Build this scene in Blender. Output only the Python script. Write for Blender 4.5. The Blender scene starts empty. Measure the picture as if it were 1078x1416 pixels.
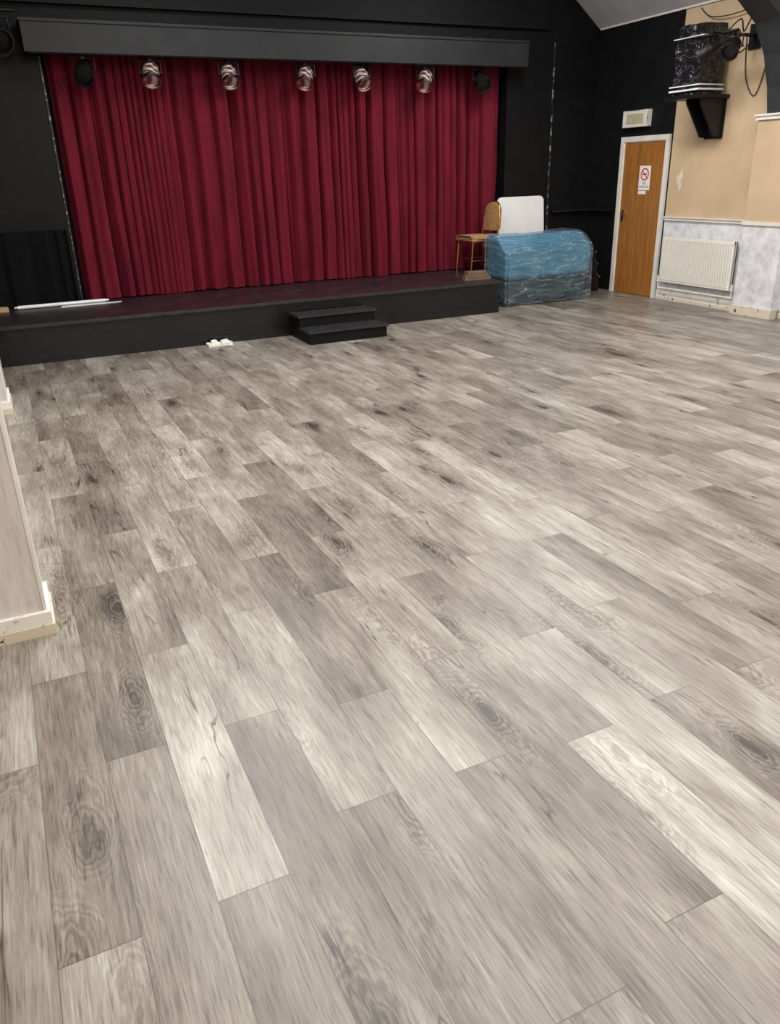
import bpy, bmesh, math, random
from mathutils import Vector, Matrix, noise
random.seed(7)
S=1.65
scene=bpy.context.scene
COL=scene.collection
try:
    scene.view_settings.view_transform='Standard'
    scene.view_settings.look='None'
except Exception: pass

# ------------------------------------------------------------------ materials
def newmat(name):
    m=bpy.data.materials.new(name); m.use_nodes=True
    nt=m.node_tree; b=nt.nodes['Principled BSDF']
    return m,nt,b
def N(nt,t,**kw):
    n=nt.nodes.new(t)
    for k,v in kw.items(): setattr(n,k,v)
    return n
def L(nt,a,b): nt.links.new(a,b)
def setin(n,k,v):
    if k in n.inputs: n.inputs[k].default_value=v
def ramp(nt,fac,stops):
    r=N(nt,'ShaderNodeValToRGB'); cr=r.color_ramp
    while len(cr.elements)>1: cr.elements.remove(cr.elements[0])
    cr.elements[0].position=stops[0][0]; c=stops[0][1]; cr.elements[0].color=(*c,1)
    for p,c in stops[1:]:
        e=cr.elements.new(p); e.color=(*c,1)
    L(nt,fac,r.inputs[0]); return r.outputs[0]
def mapping(nt,scale,coord='Object'):
    tc=N(nt,'ShaderNodeTexCoord'); mp=N(nt,'ShaderNodeMapping')
    mp.inputs['Scale'].default_value=scale
    L(nt,tc.outputs[coord],mp.inputs['Vector']); return mp.outputs[0]
def noisen(nt,vec,scale,detail=4,rough=.55,dist=0):
    n=N(nt,'ShaderNodeTexNoise'); n.inputs['Scale'].default_value=scale
    n.inputs['Detail'].default_value=detail; n.inputs['Roughness'].default_value=rough
    n.inputs['Distortion'].default_value=dist
    L(nt,vec,n.inputs['Vector']); return n.outputs[0]
def bump(nt,b,h,strength=.3,dist=.01):
    n=N(nt,'ShaderNodeBump'); n.inputs['Strength'].default_value=strength; n.inputs['Distance'].default_value=dist
    L(nt,h,n.inputs['Height']); L(nt,n.outputs[0],b.inputs['Normal'])
def math_(nt,op,a,b=None,clamp=False):
    n=N(nt,'ShaderNodeMath',operation=op); n.use_clamp=clamp
    for i,v in enumerate((a,b)):
        if v is None: continue
        if isinstance(v,(int,float)): n.inputs[i].default_value=v
        else: L(nt,v,n.inputs[i])
    return n.outputs[0]
def mixc(nt,fac,a,b,mode='MIX'):
    n=N(nt,'ShaderNodeMix',data_type='RGBA',blend_type=mode)
    for i,v in ((0,fac),(6,a),(7,b)):
        if isinstance(v,(int,float)): n.inputs[i].default_value=v
        elif isinstance(v,tuple): n.inputs[i].default_value=(*v,1)
        else: L(nt,v,n.inputs[i])
    return n.outputs[2]
def simple(name,c1,c2=None,scale=6,rough=.5,metal=0,stretch=(1,1,1),bs=.15,spec=.5,bscale=None,detail=4):
    m,nt,b=newmat(name)
    if c2 is None: c2=tuple(x*.8 for x in c1)
    v=mapping(nt,stretch); n=noisen(nt,v,scale,detail)
    L(nt,ramp(nt,n,[(.3,c2),(.7,c1)]),b.inputs['Base Color'])
    b.inputs['Roughness'].default_value=rough; b.inputs['Metallic'].default_value=metal
    setin(b,'Specular IOR Level',spec)
    if bs>0: bump(nt,b,noisen(nt,v,bscale or scale*6,3),bs,.004)
    return m

M={}
M['black_wall']=simple('black_paint',(.0058,.0062,.0078),(.0030,.0033,.0044),5,.6,bs=.5,bscale=30,spec=.18)
M['black_panel']=simple('black_panel',(.0048,.0050,.0062),(.0026,.0028,.0037),5,.55,bs=.3,spec=.2)
M['black_satin']=simple('black_satin',(.010,.010,.0115),(.0045,.0045,.0055),9,.25,bs=.5,bscale=10,stretch=(1,1,2),spec=.45)
M['tread']=simple('tread_paint',(.030,.031,.033),(.016,.016,.018),9,.30,bs=.4,bscale=12)
M['header']=simple('header_grey',(.017,.018,.0215),(.0105,.0115,.014),3,.5,bs=.2,spec=.3)
M['black_metal']=simple('black_metal',(.008,.008,.009),(.005,.005,.006),10,.4,bs=.05,spec=.35)
M['black_cloth']=simple('black_cloth',(.0045,.0045,.0055),(.0025,.0025,.0033),12,.9,bs=.3,spec=.15)
M['white_paint']=simple('white_gloss_paint',(.78,.76,.72),(.66,.63,.58),6,.3,bs=.1)
M['radiator']=simple('radiator_enamel',(.80,.78,.72),(.74,.72,.66),3,.3,bs=.02)
M['grey_ceiling']=simple('grey_ceiling',(.50,.50,.54),(.40,.40,.44),4,.8,bs=.3)
M['gold']=simple('gold_metal',(.62,.38,.12),(.45,.26,.08),20,.3,metal=1,bs=.02)
M['chair_fabric']=simple('tan_fabric',(.50,.30,.13),(.22,.11,.05),45,.85,bs=.4)
M['timber']=simple('timber',(.20,.125,.075),(.09,.06,.035),8,.7,stretch=(1,8,8),bs=.3)
M['table_plastic']=simple('table_plastic',(.80,.80,.80),(.74,.74,.75),5,.4,bs=.1)
M['dark_brace']=simple('brace_paint',(.034,.037,.043),(.022,.024,.029),4,.5,bs=.2)
M['silver']=simple('silver_metal',(.80,.80,.80),(.62,.62,.62),12,.18,metal=1,bs=.05)
M['sign_face']=simple('exit_sign_face',(.50,.47,.28),(.40,.38,.24),8,.35,bs=.02)
M['paper']=simple('paper',(.85,.84,.82),(.80,.79,.77),10,.6,bs=.02)
M['red']=simple('sign_red',(.70,.03,.04),(.62,.02,.03),10,.5,bs=0)
M['ink']=simple('ink_black',(.02,.02,.02),(.015,.015,.015),10,.5,bs=0)
M['cable']=simple('cable_rubber',(.02,.02,.02),(.012,.012,.012),10,.5,bs=0)
M['cardboard']=simple('cardboard',(.45,.31,.19),(.36,.24,.14),8,.8,bs=.2)
M['tube']=simple('white_tube',(.85,.87,.88),(.70,.72,.74),15,.15,bs=.1)
M['cream']=simple('cream_plaster',(.60,.52,.38),(.50,.43,.30),5,.7,bs=.2)
M['filler']=simple('wall_filler',(.74,.68,.58),(.62,.52,.38),12,.8,bs=.3)

def chipped(name,base,chip,scale,lo,hi,rough=.5,stretch=(1,1,1)):
    m,nt,b=newmat(name); v=mapping(nt,stretch); n=noisen(nt,v,scale,6,.7)
    L(nt,ramp(nt,n,[(0,base),(lo,base),(hi,chip),(1,chip)]),b.inputs['Base Color'])
    b.inputs['Roughness'].default_value=rough; bump(nt,b,n,.3,.004); return m
M['chip_edge']=chipped('chipped_black_edge',(.012,.012,.013),(.34,.27,.20),14,.54,.58)
M['chip_cream']=chipped('chipped_cream_base',(.62,.55,.44),(.03,.025,.02),13,.60,.62,.7)
M['chip_white']=chipped('chipped_white_skirting',(.78,.76,.72),(.50,.42,.32),9,.60,.66,.4)

def side_wall_mat(name,ysplit,zdado,black=True):
    m,nt,b=newmat(name)
    g=N(nt,'ShaderNodeNewGeometry'); sx=N(nt,'ShaderNodeSeparateXYZ'); L(nt,g.outputs['Position'],sx.inputs[0])
    v=mapping(nt,(1,1,1))
    tan=ramp(nt,noisen(nt,v,2.5,4),[(.3,(.50,.37,.235)),(.7,(.60,.45,.30))])
    vo=N(nt,'ShaderNodeTexVoronoi'); vo.inputs['Scale'].default_value=9
    nd=N(nt,'ShaderNodeTexNoise'); nd.inputs['Scale'].default_value=5; L(nt,v,nd.inputs['Vector'])
    mx=mixc(nt,.25,v,nd.outputs[1]); L(nt,mx,vo.inputs['Vector'])
    n2=noisen(nt,v,14,6,.65,1.5)
    wf=math_(nt,'ADD',math_(nt,'MULTIPLY',vo.outputs[0],.5),math_(nt,'MULTIPLY',n2,.6))
    wp=ramp(nt,wf,[(.3,(.50,.50,.54)),(.55,(.64,.64,.67)),(.75,(.76,.76,.78))])
    isup=math_(nt,'GREATER_THAN',sx.outputs[2],zdado)
    c=mixc(nt,isup,wp,tan)
    if black:
        blk=ramp(nt,noisen(nt,v,5,4),[(.3,(.0036,.0040,.0050)),(.7,(.0068,.0072,.0088))])
        isb=math_(nt,'GREATER_THAN',sx.outputs[1],ysplit)
        c=mixc(nt,isb,c,blk)
    L(nt,c,b.inputs['Base Color']); b.inputs['Roughness'].default_value=.6; setin(b,'Specular IOR Level',.2)
    bump(nt,b,n2,.25,.004)
    return m
M['wall_right']=side_wall_mat('right_wall_paint',5.045*S,.615*S)
M['pilaster']=side_wall_mat('pilaster_paint',0,.615*S,black=False)
m,nt,b=newmat('washed_wood_wallpaper')
v=mapping(nt,(9,9,1.2)); n=noisen(nt,v,4,8,.65,.4)
v2=mapping(nt,(1,1,.4)); n2=noisen(nt,v2,4,4)
f=math_(nt,'ADD',math_(nt,'MULTIPLY',n,.6),math_(nt,'MULTIPLY',n2,.4))
L(nt,ramp(nt,f,[(.35,(.42,.37,.38)),(.5,(.58,.52,.52)),(.65,(.68,.63,.62))]),b.inputs['Base Color'])
b.inputs['Roughness'].default_value=.6; bump(nt,b,n,.2,.003); M['wash_wood']=m
m,nt,b=newmat('door_veneer')
v=mapping(nt,(10,10,.8)); n=noisen(nt,v,3,6,.6,.8)
L(nt,ramp(nt,n,[(.3,(.24,.090,.016)),(.5,(.32,.125,.026)),(.7,(.40,.17,.042))]),b.inputs['Base Color'])
b.inputs['Roughness'].default_value=.35; M['door']=m
# velvet
m,nt,b=newmat('burgundy_velvet')
v=mapping(nt,(1,1,.25)); n=noisen(nt,v,7,5,.6)
L(nt,ramp(nt,n,[(.3,(.082,.0026,.0105)),(.7,(.148,.0054,.0200))]),b.inputs['Base Color'])
b.inputs['Roughness'].default_value=.8; setin(b,'Specular IOR Level',.2); setin(b,'Sheen Weight',.40); setin(b,'Sheen Roughness',.35)
if 'Sheen Tint' in b.inputs: b.inputs['Sheen Tint'].default_value=(.85,.12,.20,1)
bump(nt,b,noisen(nt,mapping(nt,(1,1,.5)),60,3),.25,.003); M['velvet']=m
# stage boards
m,nt,b=newmat('stage_boards')
v=mapping(nt,(1,9,1)); n=noisen(nt,v,2.2,6,.65)
n2=noisen(nt,mapping(nt,(1,1,1)),3,5,.6)
f=math_(nt,'ADD',math_(nt,'MULTIPLY',n,.55),math_(nt,'MULTIPLY',n2,.45))
L(nt,ramp(nt,f,[(.35,(.008,.006,.008)),(.55,(.020,.014,.017)),(.72,(.060,.046,.047))]),b.inputs['Base Color'])
b.inputs['Roughness'].default_value=.38
bk=N(nt,'ShaderNodeTexWave'); bk.inputs['Scale'].default_value=2.2; bk.bands_direction='Y'; L(nt,mapping(nt,(1,1,1)),bk.inputs['Vector'])
bump(nt,b,math_(nt,'GREATER_THAN',bk.outputs[1],.03),.5,.004); M['stage_top']=m
# blue cover
m,nt,b=newmat('blue_cover')
n=noisen(nt,mapping(nt,(1,1,1)),3,3,.5,.3)
L(nt,ramp(nt,n,[(.3,(.028,.115,.20)),(.7,(.042,.165,.265))]),b.inputs['Base Color'])
b.inputs['Roughness'].default_value=.22; bump(nt,b,n,.3,.03); M['blue']=m
m,nt,b=newmat('dark_blue_cover')
n=noisen(nt,mapping(nt,(1,1,1)),3,2,.5,.4)
L(nt,ramp(nt,n,[(.3,(.008,.020,.028)),(.7,(.015,.036,.050))]),b.inputs['Base Color'])
b.inputs['Roughness'].default_value=.25; bump(nt,b,n,.3,.03); M['darkblue']=m
m,nt,b=newmat('cling_film')
tc=N(nt,'ShaderNodeTexCoord'); mp=N(nt,'ShaderNodeMapping'); mp.inputs['Rotation'].default_value=(.5,.55,.2); mp.inputs['Scale'].default_value=(1.0,1.0,4.5)
L(nt,tc.outputs['Object'],mp.inputs[0]); n=noisen(nt,mp.outputs[0],2.6,2,.5,.6)
nr=N(nt,'ShaderNodeMath',operation='ABSOLUTE'); L(nt,math_(nt,'SUBTRACT',n,.5),nr.inputs[0])
b.inputs['Base Color'].default_value=(.60,.74,.80,1); b.inputs['Roughness'].default_value=.07; setin(b,'Specular IOR Level',.9)
L(nt,ramp(nt,nr.outputs[0],[(0,(.42,)*3),(.006,(.18,)*3),(.02,(.08,)*3),(.10,(.07,)*3),(.3,(.12,)*3)]),b.inputs['Alpha'])
bump(nt,b,n,1.0,.06); M['film']=m
m,nt,b=newmat('black_plastic_wrap')
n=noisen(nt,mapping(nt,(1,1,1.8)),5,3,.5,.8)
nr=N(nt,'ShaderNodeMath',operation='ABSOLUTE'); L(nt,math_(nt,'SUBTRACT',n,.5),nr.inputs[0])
L(nt,ramp(nt,nr.outputs[0],[(0,(.13,.135,.15)),(.008,(.04,.04,.045)),(.02,(.012,.012,.014)),(.3,(.008,.008,.010))]),b.inputs['Base Color'])  # pale lines paint glints, with some dust, along the creases
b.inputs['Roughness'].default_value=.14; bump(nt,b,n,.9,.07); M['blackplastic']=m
m,nt,b=newmat('ribbed_silver_painted_glints')
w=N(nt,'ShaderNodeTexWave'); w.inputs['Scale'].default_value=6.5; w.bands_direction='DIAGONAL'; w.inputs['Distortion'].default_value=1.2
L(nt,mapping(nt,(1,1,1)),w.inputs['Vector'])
L(nt,ramp(nt,w.outputs[1],[(.20,(.34,.09,.09)),(.42,(.74,.68,.66)),(1,(.90,.88,.86))]),b.inputs['Base Color'])  # red bands paint the curtain's reflection into the silver
b.inputs['Roughness'].default_value=.22; b.inputs['Metallic'].default_value=.7; M['ribbed_glints']=m

# floor planks
m,nt,b=newmat('grey_oak_vinyl_planks')
at=N(nt,'ShaderNodeAttribute'); at.attribute_name='plank'
sp=N(nt,'ShaderNodeSeparateColor'); L(nt,at.outputs['Color'],sp.inputs[0])
tone,r1,r2=sp.outputs[0],sp.outputs[1],sp.outputs[2]
tc=N(nt,'ShaderNodeTexCoord')
cmb=N(nt,'ShaderNodeCombineXYZ'); L(nt,math_(nt,'MULTIPLY',r1,53.),cmb.inputs[0]); L(nt,math_(nt,'MULTIPLY',r2,71.),cmb.inputs[1]); L(nt,math_(nt,'MULTIPLY',r1,31.),cmb.inputs[2])
va=N(nt,'ShaderNodeVectorMath',operation='ADD'); L(nt,tc.outputs['Object'],va.inputs[0]); L(nt,cmb.outputs[0],va.inputs[1])
def fm(sc):
    mp=N(nt,'ShaderNodeMapping'); mp.inputs['Scale'].default_value=sc; L(nt,va.outputs[0],mp.inputs[0]); return mp.outputs[0]
def mr(x,k): return math_(nt,'MULTIPLY',math_(nt,'SUBTRACT',x,.5),k)
blotch=noisen(nt,fm((5.2,1.6,1)),1,4,.55,.25)
fibre=noisen(nt,fm((180,11,1)),1,2,.6,.1)
fine=noisen(nt,fm((85,4.5,1)),1,3,.6,.25)
mid=noisen(nt,fm((24,2.0,1)),1,4,.6,.35)
wob=noisen(nt,fm((15,5.0,1)),1,4,.55)
# crisp pore lines: steepened fibre
pore=math_(nt,'MULTIPLY',math_(nt,'SUBTRACT',.43,fibre),7.,clamp=True)
vo=N(nt,'ShaderNodeTexVoronoi'); L(nt,fm((4.3,1.35,1)),vo.inputs['Vector']); vo.inputs['Scale'].default_value=1
kd=math_(nt,'ADD',vo.outputs['Distance'],mr(wob,.36))
near=math_(nt,'SUBTRACT',1.,math_(nt,'DIVIDE',kd,.48),clamp=True)
ring=math_(nt,'SINE',math_(nt,'MULTIPLY',kd,130.))
ring=math_(nt,'MULTIPLY',math_(nt,'MULTIPLY',ring,near),.19)
smudge=math_(nt,'MULTIPLY',math_(nt,'SUBTRACT',1.,math_(nt,'DIVIDE',kd,.30),clamp=True),.32)
knot=math_(nt,'SUBTRACT',1.,math_(nt,'DIVIDE',kd,.10),clamp=True)
ck=noisen(nt,fm((9,.9,1)),1,3,.5,.5)
ca=N(nt,'ShaderNodeMath',operation='ABSOLUTE'); L(nt,math_(nt,'SUBTRACT',ck,.5),ca.inputs[0])
crack=math_(nt,'SUBTRACT',1.,math_(nt,'DIVIDE',ca.outputs[0],.014),clamp=True)
cm=noisen(nt,fm((7,2.3,1)),1,2,.5)
crack=math_(nt,'MULTIPLY',crack,math_(nt,'MULTIPLY',math_(nt,'SUBTRACT',cm,.53,clamp=True),3.2))
f=math_(nt,'ADD',tone,mr(blotch,1.0))
f=math_(nt,'ADD',f,mr(fibre,.42)); f=math_(nt,'ADD',f,mr(fine,.46)); f=math_(nt,'ADD',f,mr(mid,.34)); f=math_(nt,'ADD',f,ring)
f=math_(nt,'SUBTRACT',f,math_(nt,'MULTIPLY',pore,.13))
f=math_(nt,'SUBTRACT',f,math_(nt,'MULTIPLY',knot,.50)); f=math_(nt,'SUBTRACT',f,crack); f=math_(nt,'SUBTRACT',f,smudge)
f=math_(nt,'ADD',f,.055)
col=ramp(nt,f,[(0.0,(.034,.028,.023)),(.20,(.078,.064,.053)),(.42,(.144,.122,.101)),(.60,(.210,.186,.157)),(.80,(.306,.285,.249)),(1,(.44,.425,.39))])
uv=N(nt,'ShaderNodeUVMap'); uv.uv_map='UVMap'; su=N(nt,'ShaderNodeSeparateXYZ'); L(nt,uv.outputs[0],su.inputs[0])
def edge(o,w):
    d=math_(nt,'MINIMUM',o,math_(nt,'SUBTRACT',1.,o)); return math_(nt,'LESS_THAN',d,w)
seam=math_(nt,'MAXIMUM',edge(su.outputs[0],.007),edge(su.outputs[1],.0013))
col=mixc(nt,math_(nt,'MULTIPLY',seam,.65),col,(.04,.035,.03))
L(nt,col,b.inputs['Base Color'])
L(nt,math_(nt,'ADD',math_(nt,'MULTIPLY',fine,.16),.29),b.inputs['Roughness'])
setin(b,'Specular IOR Level',.55)
bh=math_(nt,'SUBTRACT',math_(nt,'ADD',fibre,math_(nt,'MULTIPLY',fine,.5)),math_(nt,'MULTIPLY',seam,1.0))
bump(nt,b,bh,.30,.0010); M['floor']=m

# ------------------------------------------------------------------ geometry helpers
def finish(bm,name,mats,parent=None,kind=None,label=None,category=None,smooth=False,origin=None,bevel=0,group=None):
    if bevel>0:
        bmesh.ops.bevel(bm,geom=list(bm.edges),offset=bevel,segments=2,affect='EDGES',profile=.7,clamp_overlap=True)
    bmesh.ops.recalc_face_normals(bm,faces=bm.faces)
    xs=[v.co for v in bm.verts]
    if origin is None:
        mn=[min(c[i] for c in xs) for i in range(3)]; mxx=[max(c[i] for c in xs) for i in range(3)]
        origin=Vector(((mn[0]+mxx[0])/2,(mn[1]+mxx[1])/2,mn[2]))
    origin=Vector(origin)
    for v in bm.verts: v.co-=origin
    me=bpy.data.meshes.new(name); bm.to_mesh(me); bm.free()
    if not isinstance(mats,(list,tuple)): mats=[mats]
    for mm in mats: me.materials.append(mm)
    if smooth:
        for p in me.polygons: p.use_smooth=True
        try: me.set_sharp_from_angle(angle=math.radians(38))
        except Exception: pass
    o=bpy.data.objects.new(name,me); COL.objects.link(o)
    if parent is not None:
        o.parent=parent; o.location=origin-Vector(parent.location)
    else: o.location=origin
    if kind: o['kind']=kind
    if label: o['label']=label
    if category: o['category']=category
    if group: o['group']=group
    return o
def empty(name,loc,label,category,group=None):
    e=bpy.data.objects.new(name,None); e.empty_display_size=.1; COL.objects.link(e); e.location=loc
    e['label']=label; e['category']=category
    if group: e['group']=group
    return e
def abox(bm,x0,x1,y0,y1,z0,z1,mi=0,Mx=None):
    vs=[bm.verts.new((x,y,z)) for z in (z0,z1) for y in (y0,y1) for x in (x0,x1)]
    fs=[(0,1,3,2),(4,5,7,6),(0,1,5,4),(2,3,7,6),(0,2,6,4),(1,3,7,5)]
    for f in fs:
        ff=bm.faces.new([vs[i] for i in f]); ff.material_index=mi
    if Mx is not None:
        for v in vs: v.co=Mx@v.co
    return vs
def acyl(bm,p0,p1,r0,r1=None,n=20,mi=0,cap=True):
    if r1 is None: r1=r0
    p0=Vector(p0);p1=Vector(p1); d=(p1-p0).normalized()
    a=d.orthogonal().normalized(); c=d.cross(a)
    A=[];B=[]
    for i in range(n):
        t=2*math.pi*i/n; o=a*math.cos(t)+c*math.sin(t)
        A.append(bm.verts.new(p0+o*r0)); B.append(bm.verts.new(p1+o*r1))
    for i in range(n):
        f=bm.faces.new([A[i],A[(i+1)%n],B[(i+1)%n],B[i]]); f.material_index=mi
    if cap:
        f=bm.faces.new(A[::-1]); f.material_index=mi; f=bm.faces.new(B); f.material_index=mi
def atube(bm,pts,r,n=8):
    pts=[Vector(p) for p in pts]; rings=[]; prev=None
    for i,p in enumerate(pts):
        d=(pts[min(i+1,len(pts)-1)]-pts[max(i-1,0)]).normalized()
        if prev is None: a=d.orthogonal().normalized()
        else: a=(prev-d*prev.dot(d)).normalized()
        prev=a; c=d.cross(a)
        rings.append([bm.verts.new(p+(a*math.cos(2*math.pi*k/n)+c*math.sin(2*math.pi*k/n))*r) for k in range(n)])
    for i in range(len(rings)-1):
        for k in range(n): bm.faces.new([rings[i][k],rings[i][(k+1)%n],rings[i+1][(k+1)%n],rings[i+1][k]])
    bm.faces.new(rings[0][::-1]); bm.faces.new(rings[-1])
def aprism(bm,poly,axis,a0,a1,mi=0):
    def P(p,a):
        return {'Z':(p[0],p[1],a),'Y':(p[0],a,p[1]),'X':(a,p[0],p[1])}[axis]
    A=[bm.verts.new(P(p,a0)) for p in poly]; B=[bm.verts.new(P(p,a1)) for p in poly]; n=len(poly)
    for i in range(n):
        f=bm.faces.new([A[i],A[(i+1)%n],B[(i+1)%n],B[i]]); f.material_index=mi
    fa=bm.faces.new(A[::-1]); fb=bm.faces.new(B); fa.material_index=mi; fb.material_index=mi
    return fb
def box(name,x0,x1,y0,y1,z0,z1,mat,bevel=0,**kw):
    bm=bmesh.new(); abox(bm,x0,x1,y0,y1,z0,z1); return finish(bm,name,mat,bevel=bevel,**kw)
def copy_thing(o,loc,rotz=0):
    c=o.copy(); COL.objects.link(c); c.location=loc; c.rotation_euler=(0,0,rotz)
    for ch in o.children:
        k=ch.copy(); COL.objects.link(k); k.parent=c
        k.matrix_parent_inverse=ch.matrix_parent_inverse.copy()
        for g in ch.children:
            gg=g.copy(); COL.objects.link(gg); gg.parent=k
    return c

# ------------------------------------------------------------------ room shell
XL,XR,YB,YF=-.60*S,4.82*S,6.0*S,-1.6*S
ZS=.237*S
PW,PL=.1137*S,.7394*S
phase={-2:1.62,-1:1.29,0:.888,1:1.29,2:.973,3:1.25,4:.965,5:1.30,6:.94,7:1.283,8:.966}
tones={(0,.888):.68,(0,.149):.40,(1,.55):.35,(-1,1.29):.35,(3,1.25):.36,(4,1.71):.37,(5,.56):.40,(7,.544):.65,
 (6,.20):.65,(8,.227):.36,(2,.234):.43,(2,.973):.55,(4,.226):.46,(6,.94):.48,(1,1.29):.55,(-1,.55):.51,(-2,.881):.42,(-2,1.62):.63,
 (3,.511):.45,(5,1.30):.56,(4,.965):.51,(3,1.99):.61,(5,2.04):.43,(1,2.03):.67,(0,1.63):.49,(2,1.71):.56,(0,2.37):.40,(7,1.283):.51,(8,.966):.51,
 (2,2.45):.65,(3,2.73):.67,(6,2.42):.65,(-1,2.03):.45,(9,.55):.53,(10,.20):.46}
bm=bmesh.new(); uvl=bm.loops.layers.uv.new('UVMap'); cl=bm.loops.layers.float_color.new('plank')
rnd=random.Random(11)
i=math.floor((XL/S-.107)/.1137)-1
while True:
    xa=(.107+.1137*i)*S; xb=xa+PW
    if xa>XR: break
    xa2=max(xa,XL); xb2=min(xb,XR)
    if xb2<=xa2: i+=1; continue
    ph=phase.get(i,(.221 if i%2==0 else .545)+rnd.uniform(-.07,.07))
    k0=math.floor((YF/S-ph)/.7394)
    y=ph+k0*.7394
    while y*S<YB:
        ya=max(y*S,YF); yb=min((y+.7394)*S,YB)
        if yb>ya:
            t=None
            for (ri,ys),tv in tones.items():
                if ri==i and abs(ys-y)<.12: t=tv
            if t is None: t=.40+.24*rnd.random()**1.15
            q=[(xa2,ya),(xb2,ya),(xb2,yb),(xa2,yb)]
            f=bm.faces.new([bm.verts.new((p[0],p[1],0)) for p in q])
            r1=rnd.random(); r2=rnd.random()
            for lp,p in zip(f.loops,q):
                lp[uvl].uv=((p[0]-xa)/PW,(p[1]-y*S)/PL); lp[cl]=(t,r1,r2,1)
        y+=.7394
    i+=1
me=bpy.data.meshes.new('floor'); bm.normal_update(); bm.to_mesh(me); bm.free()
fl=bpy.data.objects.new('floor',me); COL.objects.link(fl); me.materials.append(M['floor']); fl['kind']='structure'

zc=2.044*S
def sx(*a): return [(p[0]*S,p[1]*S) for p in a]
bm=bmesh.new()
prof=sx((-.62,2.03),(.68,3.0),(3.545,3.0),(4.84,2.03),(4.84,2.10),(3.58,3.06),(.64,3.06),(-.62,2.10))
aprism(bm,prof,'Y',YF-.05,YB+.02)
finish(bm,'ceiling',M['grey_ceiling'],kind='structure')
OX0,OX1,OZ=.455*S,3.915*S,1.84*S
bm=bmesh.new()
abox(bm,XL-.2,OX0,YB,YB+.25,0,2.05*S)
aprism(bm,sx((3.915,0),(4.90,0),(4.90,2.03),(3.915,2.70)),'Y',YB,YB+.25)
aprism(bm,sx((-.72,2.05),(-.72,2.02),(.455,2.02),(.455,1.84),(3.915,1.84),(3.915,2.70),(3.54,3.05),(.68,3.05)),'Y',YB,YB+.25)
abox(bm,3.745*S,OX1,YB,YB+.25,0,ZS)
abox(bm,OX0-.2,OX1+.2,YB+.25,YB+.30,0,1.9*S)  # unseen backing panel, added to stop light leaking under the curtain
finish(bm,'wall_back',M['black_wall'],kind='structure')
box('wall_right',XR,XR+.15,YF-.1,YB,0,zc+.03,M['wall_right'],kind='structure')
box('wall_left',XL-.15,XL,YF-.1,YB,0,zc,M['cream'],kind='structure')
bm=bmesh.new(); aprism(bm,sx((-.62,0),(4.84,0),(4.84,2.03),(3.545,3.0),(.68,3.0),(-.62,2.03)),'Y',YF-.12,YF)
finish(bm,'wall_front',M['cream'],kind='structure')
box('trim_1',XL,OX0+.005,YB-.03,YB,ZS+.01,1.735*S,M['black_panel'],kind='structure')
box('trim_2',OX1-.005,4.36*S,YB-.03,YB,.02,1.93*S,M['black_panel'],kind='structure')
box('trim_3',OX0-.008,OX0+.007,YB-.040,YB-.028,ZS+.01,1.735*S,M['chip_edge'],kind='structure')
box('trim_4',4.354*S,4.365*S,YB-.040,YB-.0,.02,1.93*S,M['chip_edge'],kind='structure')
box('trim_5',XR-.02,XR,3.0*S,YB-.03,zc-.012,zc+.01,M['white_paint'],kind='structure')
bm=bmesh.new(); abox(bm,XR-.022,XR,4.19*S,5.045*S,.605*S,.625*S); abox(bm,XR-.035,XR,4.19*S,5.045*S,.625*S,.632*S)
finish(bm,'trim_6',M['white_paint'],kind='structure')
box('baseboard_right',XR-.02,XR,4.19*S,5.045*S,.02,.125,M['chip_white'],kind='structure')
box('baseboard_lower',XR-.028,XR,4.19*S,5.045*S,0,.035,M['chip_cream'],kind='structure')
PX,PY0,PY1=4.735*S,3.86*S,4.19*S
pil=box('wall_pilaster',PX,XR,PY0,PY1,0,1.262*S,M['pilaster'],kind='structure')
bm=bmesh.new(); abox(bm,PX-.02,XR,PY0-.02,PY1+.02,1.262*S,1.285*S); abox(bm,PX-.035,XR,PY0-.035,PY1+.035,1.285*S,1.297*S)
finish(bm,'trim_7',M['white_paint'],kind='structure')
bm=bmesh.new(); abox(bm,PX-.018,XR,PY0-.018,PY1+.018,.607*S,.630*S)
finish(bm,'trim_8',M['white_paint'],kind='structure')
box('baseboard_pilaster',PX-.018,XR,PY0-.018,PY1+.018,0,.10,M['chip_cream'],kind='structure')
bm=bmesh.new()
pf=sx((4.815,1.297),(4.735,1.297),(4.70,1.45),(4.63,1.63),(4.515,1.80),(4.32,1.93),(4.05,2.07),(3.6,2.35),(3.6,2.92),(4.815,2.03))
aprism(bm,pf,'Y',3.93*S,4.13*S)
finish(bm,'trim_9',M['dark_brace'],kind='structure')

def pillar(nm,x1,y0,y1,idx):
    bm=bmesh.new()
    abox(bm,XL,x1,y0,y1,0,1.0,mi=0); abox(bm,XL,x1,y0,y1,1.0,zc+.02,mi=1)
    finish(bm,nm,[M['wash_wood'],M['cream']],kind='structure')
    box('trim_%d'%idx,x1-.006,x1+.006,y0-.003,y0+.012,.10,1.0,M['white_paint'],kind='structure')
    box('trim_%d'%(idx+1),x1-.001,x1+.004,y0+.012,y1,.10,1.0,M['white_paint'],kind='structure')
    bm=bmesh.new(); abox(bm,XL,x1+.018,y0-.018,y1+.018,.045,.10)
    finish(bm,'baseboard_%d'%idx,M['chip_white'],kind='structure',bevel=.003)
    bm=bmesh.new(); abox(bm,XL,x1+.024,y0-.024,y1+.022,0,.045)
    finish(bm,'baseboard_%d'%(idx+1),M['chip_cream'],kind='structure')
pillar('wall_nib',-.068*S,1.84*S,1.99*S,10)
pillar('wall_nib_far',-.105*S,4.05*S,4.35*S,20)

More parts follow.
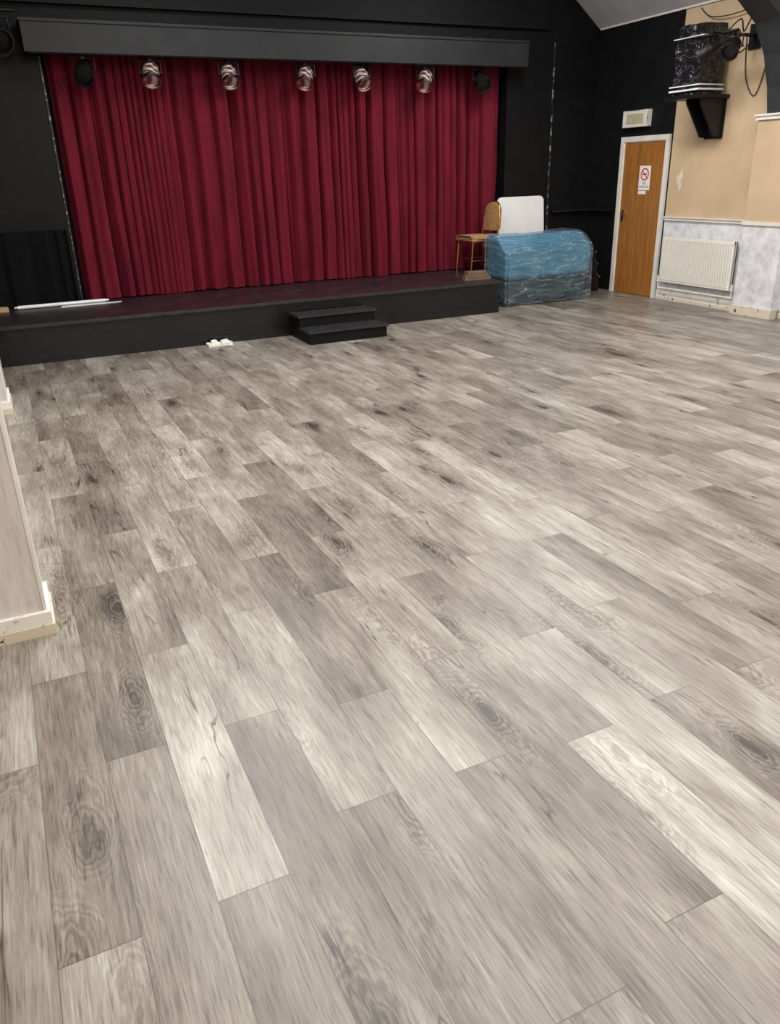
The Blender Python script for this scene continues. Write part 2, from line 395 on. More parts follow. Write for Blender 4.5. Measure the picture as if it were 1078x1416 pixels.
Y0,Y1,ZT=5.06*S,5.61*S,1.225*S
fw=.038*S
bm=bmesh.new()
for a in ((Y0,Y0+fw,0,ZT),(Y1-fw,Y1,0,ZT),(Y0+fw,Y1-fw,ZT-fw,ZT)): abox(bm,XR-.035,XR,a[0],a[1],a[2],a[3])
for a in ((Y0+fw,Y0+fw+.012,0,ZT-fw),(Y1-fw-.012,Y1-fw,0,ZT-fw),(Y0+fw,Y1-fw,ZT-fw-.012,ZT-fw)): abox(bm,XR-.022,XR,a[0],a[1],a[2],a[3])
finish(bm,'trim_30',M['white_paint'],kind='structure')
door=box('door_1',XR-.016,XR,Y0+fw+.014,Y1-fw-.014,.006,ZT-fw-.014,M['door'],kind='structure')
bm=bmesh.new(); yk=Y1-fw-.07
abox(bm,XR-.022,XR-.016,yk-.02,yk+.02,.95,1.10); acyl(bm,(XR-.016,yk,1.05),(XR-.06,yk,1.05),.009); acyl(bm,(XR-.055,yk,1.05),(XR-.055,yk-.10,1.05),.008)
finish(bm,'handle',M['silver'],parent=door,smooth=True)

RW=Matrix(((0,0,-1,0),(-1,0,0,0),(0,1,0,0),(0,0,0,1)))
def text_mesh(txt,size):
    cu=bpy.data.curves.new('t','FONT'); cu.body=txt; cu.size=size; cu.align_x='CENTER'; cu.align_y='CENTER'
    o=bpy.data.objects.new('t',cu); COL.objects.link(o)
    dg=bpy.context.evaluated_depsgraph_get(); dg.update()
    me=bpy.data.meshes.new_from_object(o.evaluated_get(dg))
    bpy.data.objects.remove(o); return me
sy,sz=5.305*S,.915*S
sg=empty('no_smoking_sign',(XR-.018,sy,sz-.16),'white paper no smoking notice with red circle taped on the door','sign')
box('sheet',XR-.0185,XR-.017,sy-.105,sy+.105,sz-.15,sz+.15,M['paper'],parent=sg)
bm=bmesh.new()
Rr,rr_=.078,.060; n=40; A=[];B=[]
T=Matrix.Translation((XR-.0195,sy,sz+.045))@RW
for i in range(n):
    a=2*math.pi*i/n
    A.append(bm.verts.new(T@Vector((math.cos(a)*Rr,math.sin(a)*Rr,0)))); B.append(bm.verts.new(T@Vector((math.cos(a)*rr_,math.sin(a)*rr_,0))))
for i in range(n): bm.faces.new([A[i],A[(i+1)%n],B[(i+1)%n],B[i]])
c=math.cos(math.radians(-45)); s_=math.sin(math.radians(-45))
def rp(x,y): return T@Vector((x*c-y*s_,x*s_+y*c,.0006))
bm.faces.new([bm.verts.new(rp(*p)) for p in ((-.065,-.008),(.065,-.008),(.065,.008),(-.065,.008))])
finish(bm,'prohibition_circle',M['red'],parent=sg)
bm=bmesh.new()
for q in (((-.045,-.008),(.025,-.008),(.025,.006),(-.045,.006)),((.03,-.008),(.043,-.008),(.043,.006),(.03,.006)),((.034,.01),(.038,.01),(.045,.03),(.040,.03))):
    bm.faces.new([bm.verts.new(T@Vector((p[0],p[1],.0002))) for p in q])
finish(bm,'cigarette_symbol',M['ink'],parent=sg)
for t_,dz,sz_ in (('NO',-.065,.045),('SMOKING',-.11,.042)):
    me=text_mesh(t_,sz_)
    me.transform(Matrix.Translation((-.0015,0,dz+.15))@RW); me.materials.append(M['ink'])
    o=bpy.data.objects.new('lettering',me); COL.objects.link(o); o.parent=sg; o.location=(0,0,.01)
nt2=box('paper_note',XR-.0185,XR-.0160,sy-.045,sy+.10,sz-.20,sz-.158,M['paper'],label='small white paper note taped on the door under the notice',category='note')

ey,ez=5.44*S,1.352*S
ex=empty('exit_sign',(XR,ey,ez-.1),'white emergency sign box with dull yellow panel above the door','sign')
box('housing',XR-.075,XR,ey-.235,ey+.235,ez-.10,ez+.10,M['white_paint'],bevel=.008,parent=ex)
box('panel',XR-.079,XR-.074,ey-.16,ey+.16,ez-.058,ez+.058,M['sign_face'],parent=ex)
bm=bmesh.new(); pts=[]
for i in range(18):
    a=2*math.pi*i/18; r=1+.35*math.sin(a*3+1)+.2*math.sin(a*7)
    pts.append((4.93*S+.045*r*math.cos(a),.90*S+.10*r*math.sin(a)))
aprism(bm,pts,'X',XR-.002,XR)
finish(bm,'trim_50',M['filler'],kind='structure')

# radiator
ry0,ry1,rz0,rz1,rx=4.27*S,4.985*S,.145*S,.485*S,XR-.10
rad=empty('radiator',(XR-.05,(ry0+ry1)/2,rz0),'cream white steel panel radiator with vertical ribs under dado rail','radiator')
bm=bmesh.new(); nf=28; prof=[]
for i in range(nf):
    a=ry0+.02+(ry1-ry0-.04)*i/nf; w=(ry1-ry0-.04)/nf
    prof+= [(rx+.022,a),(rx+.022,a+w*.36),(rx,a+w*.46),(rx,a+w*.90)]
prof+=[(rx+.022,ry1-.02),(rx+.022,ry1),(rx+.03,ry1),(rx+.03,ry0),(rx+.022,ry0)]
aprism(bm,prof,'Z',rz0+.03,rz1-.03)
abox(bm,rx+.010,rx+.03,ry0,ry1,rz0,rz0+.03); abox(bm,rx+.010,rx+.03,ry0,ry1,rz1-.03,rz1)
abox(bm,XR-.050,XR-.037,ry0,ry1,rz0,rz1)
finish(bm,'panel',M['radiator'],parent=rad)
bm=bmesh.new()
abox(bm,rx+.008,XR-.037,ry0,ry0+.005,rz0+.02,rz1); abox(bm,rx+.008,XR-.037,ry1-.005,ry1,rz0+.02,rz1)
for i in range(48):
    a=ry0+.01+(ry1-ry0-.02)*i/48; abox(bm,rx+.02,XR-.04,a,a+.010,rz1-.004,rz1+.002)
finish(bm,'top_grille',M['radiator'],parent=rad)
for yy in (ry0-.03,ry1+.03):
    bm=bmesh.new(); acyl(bm,(rx+.03,yy,rz0-.01),(rx+.03,yy,rz0+.07),.017); s1=ry0 if yy<ry0 else ry1
    acyl(bm,(rx+.03,yy,rz0+.02),(rx+.03,s1,rz0+.02),.009); acyl(bm,(rx+.03,yy,rz0-.01),(rx+.03,yy,.17),.008)
    finish(bm,'valve',M['white_paint'],parent=rad,smooth=True)
for yy in (ry0+.2,ry1-.2):
    box('bracket',XR-.037,XR-.001,yy,yy+.03,rz0+.02,rz1-.04,M['white_paint'],parent=rad)
bm=bmesh.new(); atube(bm,[(rx+.03,ry1+.03,.155),(rx+.03,4.62*S,.155),(rx+.03,4.24*S,.155)],.011)
for yy in (ry0+.2,ry1-.2): abox(bm,rx+.03,XR-.002,yy,yy+.02,.15,.16)
finish(bm,'heating_pipe',M['white_paint'],smooth=True,label='white painted heating pipe running below the radiator',category='pipe')

# ------------------------------------------------------------------ stage
st=empty('stage',(1.4*S,5.5*S,0),'low black painted wooden stage with dark scuffed boards','stage')
poly=sx((-.595,5.20),(3.37,5.20),(3.385,5.62),(3.42,5.69),(3.735,5.69),(3.735,6.12),(.47,6.12),(.47,5.975),(-.595,5.975))
bm=bmesh.new(); aprism(bm,poly,'Z',0,ZS-.028); finish(bm,'body',M['black_satin'],parent=st)
poly2=sx((-.595,5.18),(3.385,5.18),(3.40,5.62),(3.435,5.675),(3.74,5.675),(3.74,6.12),(.47,6.12),(.47,5.975),(-.595,5.975))
bm=bmesh.new(); aprism(bm,poly2,'Z',ZS-.028,ZS); finish(bm,'deck',M['stage_top'],parent=st)
bm=bmesh.new(); abox(bm,-.595*S,3.385*S,5.176*S-.004,5.18*S+.012,ZS-.034,ZS-.0005); finish(bm,'nosing',M['tread'],parent=st,bevel=.003)
bm=bmesh.new(); abox(bm,-.595*S,3.378*S,5.20*S-.014,5.20*S,0,.085); finish(bm,'kickboard',M['black_satin'],parent=st,bevel=.003)
stp=empty('stage_steps',(1.96*S,4.97*S,0),'black painted two-tread wooden steps against the stage front','steps')
x0,x1=1.69*S,2.245*S
box('lower_riser',x0+.01,x1-.01,4.79*S+.012,4.99*S,0,.115,M['black_panel'],parent=stp)
box('lower_tread',x0-.012,x1+.012,4.78*S,4.99*S,.115,.138,M['tread'],bevel=.004,parent=stp)
box('upper_riser',x0+.01,x1-.01,4.99*S,5.19*S-.01,0,.235,M['black_panel'],parent=stp)
box('upper_tread',x0-.012,x1+.012,4.978*S,5.175*S,.235,.26,M['tread'],bevel=.004,parent=stp)

def curtain(xa,xb,seed,za,zb,amp,mat,yc,label,wl=.15,name='stage_curtain'):
    nx=int((xb-xa)/.008); nz=44
    ph=[0]
    for i in range(nx):
        x=xa+(xb-xa)*i/nx
        fq=2*math.pi/(wl*(1+1.1*noise.noise(Vector((x*2.3,seed*3.1,0)))))
        ph.append(ph[-1]+fq*(xb-xa)/nx)
    bm=bmesh.new(); rows=[]
    for j in range(nz+1):
        t=j/nz; z=za+(zb-za)*t; row=[]
        for i in range(nx+1):
            x=xa+(xb-xa)*i/nx
            drift=.7*noise.noise(Vector((x*.9,z*.35,seed)))+1.3*noise.noise(Vector((x*1.3,z*.8,seed+9)))*(1-t)
            p=ph[i]+drift
            a=amp*(.85+.7*noise.noise(Vector((x*2.1,z*.35,seed+4))))*(1.1-.45*t)
            s=math.sin(p); yy=a*(math.copysign(abs(s)**.7,s))+.30*a*math.sin(2.3*p+1.3+2*z*.3)+.010*noise.noise(Vector((x*9,z*1.2,seed)))
            xx=min(max(x+.40*a*math.cos(p),xa),xb)
            zz=z+(0.012*noise.noise(Vector((x*2.5,0,seed)))+.010 if j==0 else 0)
            row.append(bm.verts.new((xx,yc+yy,zz)))
        rows.append(row)
    for j in range(nz):
        for i in range(nx): bm.faces.new([rows[j][i],rows[j][i+1],rows[j+1][i+1],rows[j+1][i]])
    o=finish(bm,name,mat,label=label,category='curtain')
    for p in o.data.polygons: p.use_smooth=True
    return o
c1=curtain(.475*S,3.905*S,3,ZS+.002,1.83*S,.074,M['velvet'],6.055*S,'wide burgundy velvet stage curtain hanging closed in deep folds',wl=.165)
c3=curtain(XL+.03,.43*S,8,ZS+.002,.72*S,.02,M['black_cloth'],5.935*S,'matt black masking cloth hung low on black side flat',wl=.22,name='masking_curtain')

hd=empty('lighting_pelmet',(2.17*S,5.87*S,1.735*S),'dark grey painted timber pelmet beam above the curtains','beam')
HX0,HX1,HY=.365*S,3.985*S,5.80*S
box('fascia',HX0,HX1,HY,HY+.03,1.735*S,1.895*S,M['header'],parent=hd,bevel=.003)
box('soffit',HX0,HX1,HY+.03,YB-.032,1.77*S,1.79*S,M['black_metal'],parent=hd)
box('cap',HX0-.01,HX1+.01,HY-.012,YB-.032,1.895*S,1.912*S,M['header'],parent=hd,bevel=.003)
bm=bmesh.new(); acyl(bm,(HX0+.05,5.885*S,1.745*S),(HX1-.05,5.885*S,1.745*S),.02); finish(bm,'lamp_rail',M['black_metal'],parent=hd,smooth=True)
bm=bmesh.new(); abox(bm,-.55*S,4.3*S,YB-.06,YB,2.02*S,2.05*S); finish(bm,'trim_40',M['black_wall'],kind='structure')

def spotlight(loc,bodymat,lensmat,label,group,s=1.0,aim=Vector((-.25,-.75,-.6)),rim=None):
    loc=Vector(loc)
    e=empty('stage_spotlight',loc,label,'spotlight',group)
    d=aim.normalized(); ctr=loc+Vector((0,0,-.125*s))
    side=d.cross(Vector((0,0,1))).normalized()
    bm=bmesh.new()
    acyl(bm,ctr-d*.13*s,ctr-d*.05*s,.040*s,.070*s,24); acyl(bm,ctr-d*.05*s,ctr+d*.08*s,.070*s,.074*s,24)
    for k in range(4): acyl(bm,ctr-d*(.045-.03*k)*s,ctr-d*(.037-.03*k)*s,.078*s,.078*s,24)
    finish(bm,'lamp_housing',bodymat,parent=e,smooth=True)
    bm=bmesh.new(); n=28; a=d.orthogonal().normalized(); c=d.cross(a); rings=[]
    for off,r in ((.076,.090),(.112,.090),(.112,.078),(.09,.074)):
        rings.append([bm.verts.new(ctr+d*off*s+(a*math.cos(2*math.pi*k/n)+c*math.sin(2*math.pi*k/n))*r*s) for k in range(n)])
    for q in range(3):
        for k in range(n): bm.faces.new([rings[q][k],rings[q][(k+1)%n],rings[q+1][(k+1)%n],rings[q+1][k]])
    finish(bm,'colour_frame',rim or M['black_metal'],parent=e,smooth=True)
    bm=bmesh.new()
    acyl(bm,ctr+d*.085*s,ctr+d*.096*s,.076*s,.060*s,24); acyl(bm,ctr+d*.096*s,ctr+d*.104*s,.060*s,.025*s,24)
    finish(bm,'lens',lensmat,parent=e,smooth=True)
    bm=bmesh.new()
    a=ctr+side*.098*s; b2=ctr-side*.098*s
    for p in (a,b2): atube(bm,[p,p+Vector((0,0,.105*s))],.007*s)
    atube(bm,[a+Vector((0,0,.105*s)),b2+Vector((0,0,.105*s))],.007*s)
    for p,q in ((a,1),(b2,-1)): acyl(bm,p+side*.012*s*q,p-side*.024*s*q,.013*s)
    finish(bm,'yoke',M['black_metal'],parent=e,smooth=True)
    bm=bmesh.new(); abox(bm,loc.x-.014,loc.x+.014,loc.y-.02,loc.y+.02,loc.z-.025*s,loc.z+.005); acyl(bm,loc+Vector((0,0,-.01)),loc+Vector((.035,0,-.01)),.006)
    finish(bm,'clamp',M['black_metal'],parent=e)
    return e
zl=1.745*S-.02-.005
first=spotlight((1.11*S,5.885*S,zl),M['ribbed_glints'],M['ribbed_glints'],'silver stage spotlight with painted-in red glints clamped under the pelmet','silver spotlights under the pelmet',1.1,Vector((-.15,-.62,-.8)),rim=M['silver'])
for X_,rz in ((1.626,.2),(2.174,-.35),(2.604,.35),(3.123,-.5)):
    copy_thing(first,(X_*S,5.885*S,zl),rz)
d1=spotlight((.70*S,5.885*S,zl),M['black_metal'],M['black_metal'],'black stage spotlight clamped under the pelmet','black spotlights under the pelmet',1.1)
copy_thing(d1,(3.606*S,5.885*S,zl),.3)
d3=spotlight((.22*S,5.86*S,1.955*S-.025),M['black_metal'],M['black_panel'],'large dark spotlight on a bar beside the pelmet end','side spotlight',1.5,Vector((.2,-.8,-.5)))
bm=bmesh.new(); acyl(bm,(-.1*S,5.86*S,1.955*S),(.35*S,5.86*S,1.955*S),.02); abox(bm,.05*S,.08*S,5.86*S,YB-.001,1.945*S,1.965*S)
finish(bm,'lighting_bar',M['black_metal'],smooth=True,label='short black lighting bar fixed to the black wall',category='bar')

# ------------------------------------------------------------------ wrapped organ
ox0,ox1,oyf,oyb=3.53*S,4.345*S,5.32*S,5.64*S
og=empty('wrapped_organ',((ox0+ox1)/2,(oyf+oyb)/2,0),'electric organ under blue cover wrapped in clear cling film','organ')
def wobble(bm,amp,sc,seed):
    for v in bm.verts:
        v.co+=Vector((noise.noise(v.co*sc+Vector((seed,0,0))),noise.noise(v.co*sc+Vector((0,seed,5))),.7*noise.noise(v.co*sc+Vector((3,0,seed)))))*amp
def shell(name,poly,xa,xb,mat,amp,seed,parent=None,label=None):
    bm=bmesh.new(); aprism(bm,poly,'X',xa,xb)
    bmesh.ops.bevel(bm,geom=list(bm.edges),offset=.022,segments=2,affect='EDGES')
    bmesh.ops.triangulate(bm,faces=bm.faces)
    for k in range(5):
        es=[e for e in bm.edges if e.calc_length()>.07]
        if not es: break
        bmesh.ops.subdivide_edges(bm,edges=es,cuts=1); bmesh.ops.triangulate(bm,faces=bm.faces)
    wobble(bm,amp,4,seed); wobble(bm,amp*.35,13,seed+2)
    o=finish(bm,name,mat,parent=parent,label=label)
    for p in o.data.polygons: p.use_smooth=True
    return o
bodyp=[(oyf,.34),(oyf,.70),(oyf+.20,.80),(oyf+.26,.87),(oyb,.88),(oyb,.34)]
lowp=[(oyf+.05,.035),(oyf+.05,.35),(oyb,.35),(oyb,.035)]
shell('blue_cover',bodyp,ox0,ox1,M['blue'],.020,2,parent=og)
shell('lower_cabinet',lowp,ox0+.02,ox1-.02,M['darkblue'],.012,4,parent=og,label='dark blue lower cabinet')
filmp=[(oyf-.018,.02),(oyf-.022,.715),(oyf+.19,.825),(oyf+.25,.895),(oyb+.012,.90),(oyb+.012,.02)]
shell('cling_film',filmp,ox0-.02,ox1+.02,M['film'],.020,6,parent=og,label='clear cling film wrapping')
for xx in (ox0+.06,ox1-.12):
    for yy in (oyf+.08,oyb-.1):
        bm=bmesh.new(); acyl(bm,(xx,yy,0),(xx,yy,.05),.025); finish(bm,'foot',M['black_metal'],parent=og,smooth=True)

tb=empty('folding_table',(4.03*S,5.80*S,0),'white plastic folding table top leaning upright behind the organ','table')
tw,th=.455*S,1.32
ang=math.radians(5)
TM=Matrix.Translation((4.03*S,5.84*S,.0))@Matrix.Rotation(-ang,4,'X')
def rrect(w,h,r,n=6):
    p=[]
    for cx,cz,a0 in ((w/2-r,h-r,0),(-w/2+r,h-r,90),(-w/2+r,r,180),(w/2-r,r,270)):
        for k in range(n+1):
            a=math.radians(a0+90*k/n); p.append((cx+r*math.cos(a),cz+r*math.sin(a)))
    return p
bm=bmesh.new(); aprism(bm,rrect(tw,th,.07),'Y',-.02,.02)
bmesh.ops.transform(bm,matrix=TM,verts=bm.verts); finish(bm,'table_top',M['table_plastic'],parent=tb,bevel=.004)
bm=bmesh.new()
for s1 in (-1,1): atube(bm,[(s1*.26,.032,.12),(s1*.26,.032,th-.15)],.012)
for zz in (.15,th-.18): atube(bm,[(-.26,.032,zz),(.26,.032,zz)],.012)
bmesh.ops.transform(bm,matrix=TM,verts=bm.verts); finish(bm,'folded_leg_frame',M['silver'],parent=tb,smooth=True)

cx,cy=3.555*S,5.80*S
ch=empty('banquet_chair',(cx,cy,ZS),'gold framed banquet chair with brown patterned fabric on the stage','chair')
w=.19; fx=cx-.20; bx=cx+.17
def P(x,y,z): return Vector((x,y,ZS+z))
for s1 in (-1,1):
    bm=bmesh.new(); atube(bm,[P(fx-.02,cy+s1*w,.003),P(fx+.01,cy+s1*w,.42)],.011); finish(bm,'front_leg',M['gold'],parent=ch,smooth=True)
    bm=bmesh.new(); atube(bm,[P(bx+.06,cy+s1*w,.004),P(bx+.01,cy+s1*w,.42),P(bx+.04,cy+s1*w*.97,.70),P(bx+.06,cy+s1*w*.8,.84)],.011); finish(bm,'back_leg',M['gold'],parent=ch,smooth=True)
bm=bmesh.new()
atube(bm,[P(fx,cy-w,.16),P(bx+.04,cy-w,.16)],.008); atube(bm,[P(fx,cy+w,.16),P(bx+.04,cy+w,.16)],.008); atube(bm,[P(fx,cy-w,.38),P(fx,cy+w,.38)],.009)
atube(bm,[P(fx,cy-w,.40),P(bx,cy-w,.40)],.010); atube(bm,[P(fx,cy+w,.40),P(bx,cy+w,.40)],.010)
finish(bm,'frame_rail',M['gold'],parent=ch,smooth=True)
bm=bmesh.new(); abox(bm,fx-.03,bx+.0,cy-.205,cy+.205,ZS+.41,ZS+.475); finish(bm,'seat',M['chair_fabric'],parent=ch,bevel=.022,smooth=True)
bm=bmesh.new(); bp=[]
for k in range(13):
    a=math.pi*k/12; bp.append((.175*math.cos(a),.76+.12*math.sin(a)))
bp=[(.185,.56)]+bp+[(-.185,.56)]; bp=[(.15,.52)]+bp+[(-.15,.52)]
BM=Matrix.Translation((bx+.035,cy,ZS))@Matrix.Translation((0,0,.5))@Matrix.Rotation(.10,4,'Y')@Matrix.Translation((0,0,-.5))
aprism(bm,bp,'X',-.022,.022)
bmesh.ops.transform(bm,matrix=BM,verts=bm.verts)
finish(bm,'backrest',M['chair_fabric'],parent=ch,bevel=.012,smooth=True)
bm=bmesh.new(); bp2=[(.185,.56)]+[(.185*math.cos(math.pi*k/12),.76+.13*math.sin(math.pi*k/12)) for k in range(13)]+[(-.185,.56)]
atube(bm,[(.0,p[0],p[1]) for p in bp2],.011)
bmesh.ops.transform(bm,matrix=BM,verts=bm.verts)
finish(bm,'back_frame',M['gold'],parent=ch,smooth=True)

blocks=[(3.14,3.37,5.30,5.34,.034),(3.16,3.38,5.35,5.39,.034),(3.145,3.35,5.305,5.345,.034),(3.18,3.37,5.35,5.388,.034),(3.17,3.34,5.31,5.37,.036)]
zl_=[0,0,.035,.035,.070]
for (a,b_,c_,d_,t_),z_ in zip(blocks,zl_):
    box('timber_offcut',a*S,b_*S,c_*S,d_*S,ZS+z_,ZS+z_+t_,M['timber'],bevel=.003,label='short brown timber offcut stacked on the stage edge',category='timber',group='timber offcuts on the stage')

def case(x0,x1,y0,y1,z0,z1,lab):
    e=empty('equipment_case',((x0+x1)/2,(y0+y1)/2,z0),lab,'equipment case','black equipment cases')
    box('body',x0,x1,y0,y1,z0,z1,M['black_metal'],bevel=.008,parent=e)
    for xx in (x0,x1):
        for z_ in (z0,z1-.03):
            box('corner_guard',xx-.006,xx+.006,y0-.004,y0+.02,z_+.002,z_+.028,M['silver'],parent=e)
    bm=bmesh.new(); atube(bm,[((x0+x1)/2-.05,y0,(z0+z1)/2),((x0+x1)/2-.045,y0-.02,(z0+z1)/2),((x0+x1)/2+.045,y0-.02,(z0+z1)/2),((x0+x1)/2+.05,y0,(z0+z1)/2)],.006); finish(bm,'handle',M['black_satin'],parent=e)
case(4.50*S,4.72*S,5.66*S,5.90*S,0,.22,'black equipment case on the floor beside the door')
case(4.51*S,4.70*S,5.67*S,5.89*S,.222,.40,'black equipment case stacked on another case')
case(4.53*S,4.69*S,5.69*S,5.87*S,.402,.56,'small black equipment case on top of the stack')
bm=bmesh.new(); atube(bm,[(4.40*S,YB-.05,.66*S),(4.755*S,YB-.05,.66*S),(XR-.05,YB-.08,.66*S),(XR-.05,5.66*S,.66*S)],.022,10)
for xx in (4.45*S,4.7*S): abox(bm,xx-.012,xx+.012,YB-.05,YB,.65*S,.67*S)
finish(bm,'wall_pipe',M['black_satin'],smooth=True,label='black painted pipe running along the black wall corner',category='pipe')

e=empty('fluorescent_tube',(.32*S,5.885*S,ZS+.001),'long white fluorescent tube lying on the stage boards','tube light')
bm=bmesh.new(); acyl(bm,(.03*S,5.87*S,ZS+.022),(.60*S,5.885*S,ZS+.022),.02,n=16); finish(bm,'glass',M['tube'],parent=e,smooth=True)
for a,b_ in (((.015*S,5.87*S,ZS+.022),(.035*S,5.87*S,ZS+.022)),((.597*S,5.885*S,ZS+.022),(.617*S,5.885*S,ZS+.022))):
    bm=bmesh.new(); acyl(bm,a,b_,.021,n=16); finish(bm,'end_cap',M['silver'],parent=e,smooth=True)
bm=bmesh.new(); aprism(bm,sx((.30,5.80),(.66,5.82),(.70,5.85),(.5,5.855),(.31,5.85)),'Z',ZS+.0005,ZS+.008)
finish(bm,'plastic_sleeve',M['tube'],label='crumpled clear plastic sleeve lying beside the tube',category='packaging')
bm=bmesh.new(); aprism(bm,sx((-.12,5.80),(-.02,5.81),(-.03,5.88),(-.13,5.87)),'Z',ZS,ZS+.045)
finish(bm,'cardboard_piece',M['cardboard'],bevel=.004,label='small folded brown cardboard piece on the stage',category='cardboard')

bm=bmesh.new()
abox(bm,1.10*S,1.26*S,5.10*S,5.165*S,0,.03); abox(bm,1.13*S,1.17*S,5.11*S,5.15*S,.03,.055); abox(bm,1.20*S,1.24*S,5.12*S,5.16*S,.03,.05)
bmesh.ops.subdivide_edges(bm,edges=list(bm.edges),cuts=2,use_grid_fill=True)
for v in bm.verts:
    k=noise.noise(v.co*14)*.012; v.co.x+=k; v.co.z=max(0,v.co.z+(k if v.co.z>.005 else 0))
finish(bm,'broken_socket_box',M['chip_white'],label='broken white plastic box lying at the stage foot',category='box')

# ------------------------------------------------------------------ wall speaker
sp_=empty('wall_speaker',(4.66*S,4.70*S,1.45*S),'loudspeaker wrapped in black plastic standing on a wall bracket','speaker')
bm=bmesh.new(); abox(bm,4.56*S,4.765*S,4.58*S,4.83*S,1.452*S,1.88*S)
bmesh.ops.subdivide_edges(bm,edges=list(bm.edges),cuts=14,use_grid_fill=True)
for v in bm.verts:
    k=1 if v.co.z>1.47*S else 0
    v.co+=Vector((noise.noise(v.co*5),noise.noise(v.co*5+Vector((9,1,2))),0))*.035*k+Vector((noise.noise(v.co*12),noise.noise(v.co*12+Vector((4,4,4))),.6*k*noise.noise(v.co*12+Vector((8,4,4)))))*.016
    v.co.x=min(v.co.x,XR-.03); v.co.z=max(v.co.z,1.4505*S)
finish(bm,'plastic_wrap',M['blackplastic'],parent=sp_,smooth=True)
for zb,zt in ((1.475,1.487),(1.505,1.513),(1.80,1.806)):
    bm=bmesh.new(); abox(bm,4.54*S,4.775*S,4.565*S,4.845*S,zb*S,zt*S); finish(bm,'strap',M['tube'],parent=sp_,bevel=.003)
bk=empty('speaker_bracket',(XR,4.66*S,1.17*S),'black steel wall bracket and shelf carrying the speaker','bracket')
box('shelf',4.50*S,XR,4.54*S,4.84*S,1.425*S,1.448*S,M['black_metal'],parent=bk,bevel=.003)
box('back_plate',XR-.03,XR,4.56*S,4.72*S,1.17*S,1.425*S,M['black_metal'],parent=bk,bevel=.003)
for ya in (4.57,4.69):
    bm=bmesh.new(); aprism(bm,sx((4.82,1.18),(4.74,1.18),(4.58,1.40),(4.58,1.425),(4.82,1.425)),'Y',ya*S,(ya+.015)*S)
    finish(bm,'gusset',M['black_metal'],parent=bk)
arm=empty('lamp_arm',(XR,4.38*S,1.72*S),'black wall arm holding coiled cables and lamps','wall arm')
bm=bmesh.new(); acyl(bm,(XR,4.38*S,1.78*S),(4.42*S,4.38*S,1.78*S),.018); acyl(bm,(4.5*S,4.24*S,1.78*S),(4.5*S,4.54*S,1.78*S),.016)
finish(bm,'tube',M['black_metal'],parent=arm,smooth=True)
box('wall_plate',XR-.02,XR,4.33*S,4.43*S,1.70*S,1.85*S,M['black_metal'],parent=arm)
def spline(pts):
    out=[]
    P_=[Vector(p)*S for p in pts]; P_=[P_[0]]+P_+[P_[-1]]
    for i in range(1,len(P_)-2):
        for k in range(8):
            t=k/8; a,b_,c_,d_=P_[i-1:i+3]
            out.append(.5*((2*b_)+(-a+c_)*t+(2*a-5*b_+4*c_-d_)*t*t+(-a+3*b_-3*c_+d_)*t**3))
    out.append(P_[-2]); return out
for pts in (((4.52,4.38,1.79),(4.58,4.40,1.70),(4.64,4.36,1.80),(4.70,4.40,1.68),(4.80,4.38,1.76)),
            ((4.56,4.38,1.80),(4.62,4.34,1.86),(4.70,4.38,1.80),(4.74,4.36,1.88),(4.81,4.37,1.84))):
    bm=bmesh.new(); atube(bm,spline(pts),.008,6); finish(bm,'coiled_cable',M['cable'],parent=arm,smooth=True)
za_=1.78*S-.016-.005
spotlight((4.50*S,4.27*S,za_),M['black_metal'],M['black_satin'],'small black lamp hanging from the wall arm','lamps on the wall arm',1.0,Vector((-.6,-.3,-.5)))
spotlight((4.50*S,4.48*S,za_),M['black_metal'],M['black_satin'],'small black lamp hanging from the wall arm','lamps on the wall arm',1.0,Vector((-.5,.5,-.4)))
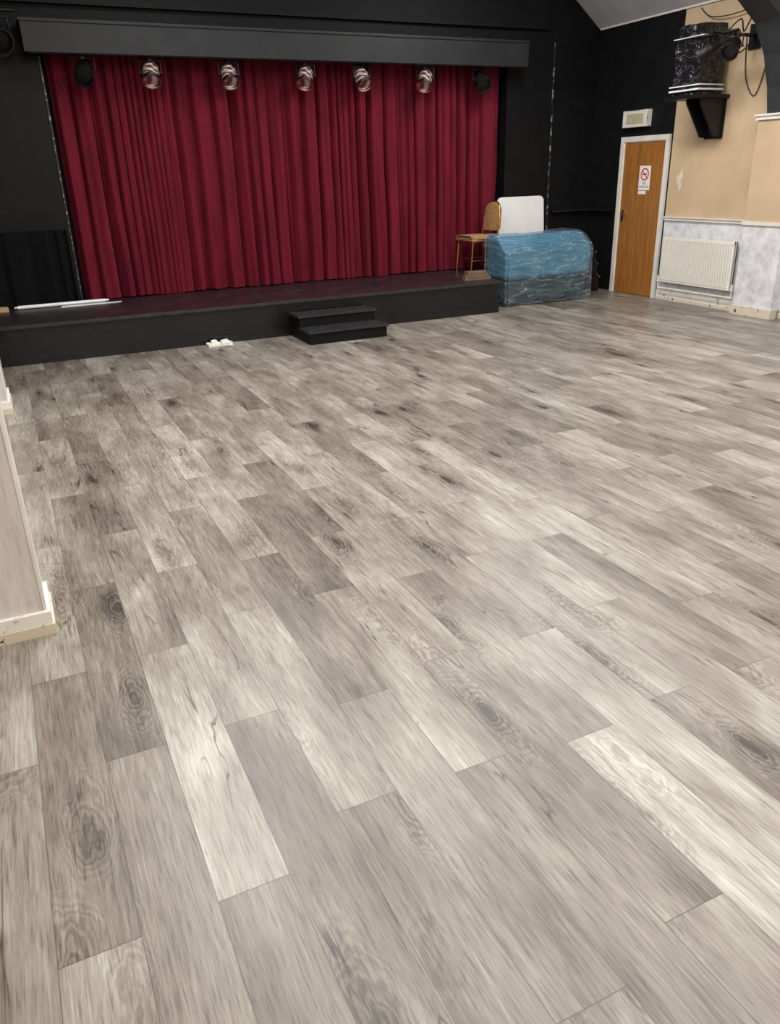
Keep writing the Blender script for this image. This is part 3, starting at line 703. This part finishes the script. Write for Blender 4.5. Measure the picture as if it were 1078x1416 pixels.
def cable(pts,r,lab):
    bm=bmesh.new(); atube(bm,spline(pts),r,6)
    finish(bm,'cable',M['cable'],smooth=True,label=lab,category='cable')
cable([(4.8165,4.46,1.80),(4.81,4.42,1.55),(4.812,4.33,1.42),(4.81,4.27,1.55),(4.8165,4.25,1.75)],.006,'black cable looping down the tan wall below the lamps')
cable([(4.8168,4.9,2.02),(4.79,4.78,1.95),(4.785,4.6,1.93),(4.79,4.4,1.95),(4.8168,4.3,2.0)],.006,'dark cable sagging below the sloping ceiling')

# ------------------------------------------------------------------ camera
th_,ps,k=math.atan(467/1080),math.radians(24.85),.03
fh=Vector((math.sin(ps),math.cos(ps),0)); r0=Vector((math.cos(ps),-math.sin(ps),0)); zv=Vector((0,0,1))
fw_=fh*math.cos(th_)-zv*math.sin(th_); up0=fh*math.sin(th_)+zv*math.cos(th_)
R_=(r0-k*up0).normalized(); U_=(up0+k*r0).normalized()
cam=bpy.data.cameras.new('camera'); co=bpy.data.objects.new('camera',cam); COL.objects.link(co)
mat=Matrix((R_,U_,-fw_)).transposed().to_4x4(); mat.translation=Vector((0,0,1.65)); co.matrix_world=mat
cam.sensor_fit='VERTICAL'; cam.sensor_height=24; cam.lens=24*1080/1416; cam.clip_start=.05
scene.camera=co

# ------------------------------------------------------------------ lights
def area(loc,sx_,sy_,p,col=(1,.985,.955),rot=(0,0,0)):
    l=bpy.data.lights.new('ceiling_light','AREA'); l.shape='RECTANGLE'; l.size=sx_; l.size_y=sy_; l.energy=p; l.color=col
    o=bpy.data.objects.new('ceiling_light',l); COL.objects.link(o); o.location=loc; o.rotation_euler=rot
for x in (.9,3.0,5.4):
    for y,p_ in ((-.8,60),(2.2,70),(5.2,90)):
        area((x,y,4.3 if x>1 else 3.7),.9,1.9,p_)
area((5.6,7.6,4.2),.6,1.4,92)
area((2.0,7.6,4.6),.6,1.4,66)
w=bpy.data.worlds.new('world'); scene.world=w; w.use_nodes=True
w.node_tree.nodes['Background'].inputs[0].default_value=(.8,.85,1,1); w.node_tree.nodes['Background'].inputs[1].default_value=.05
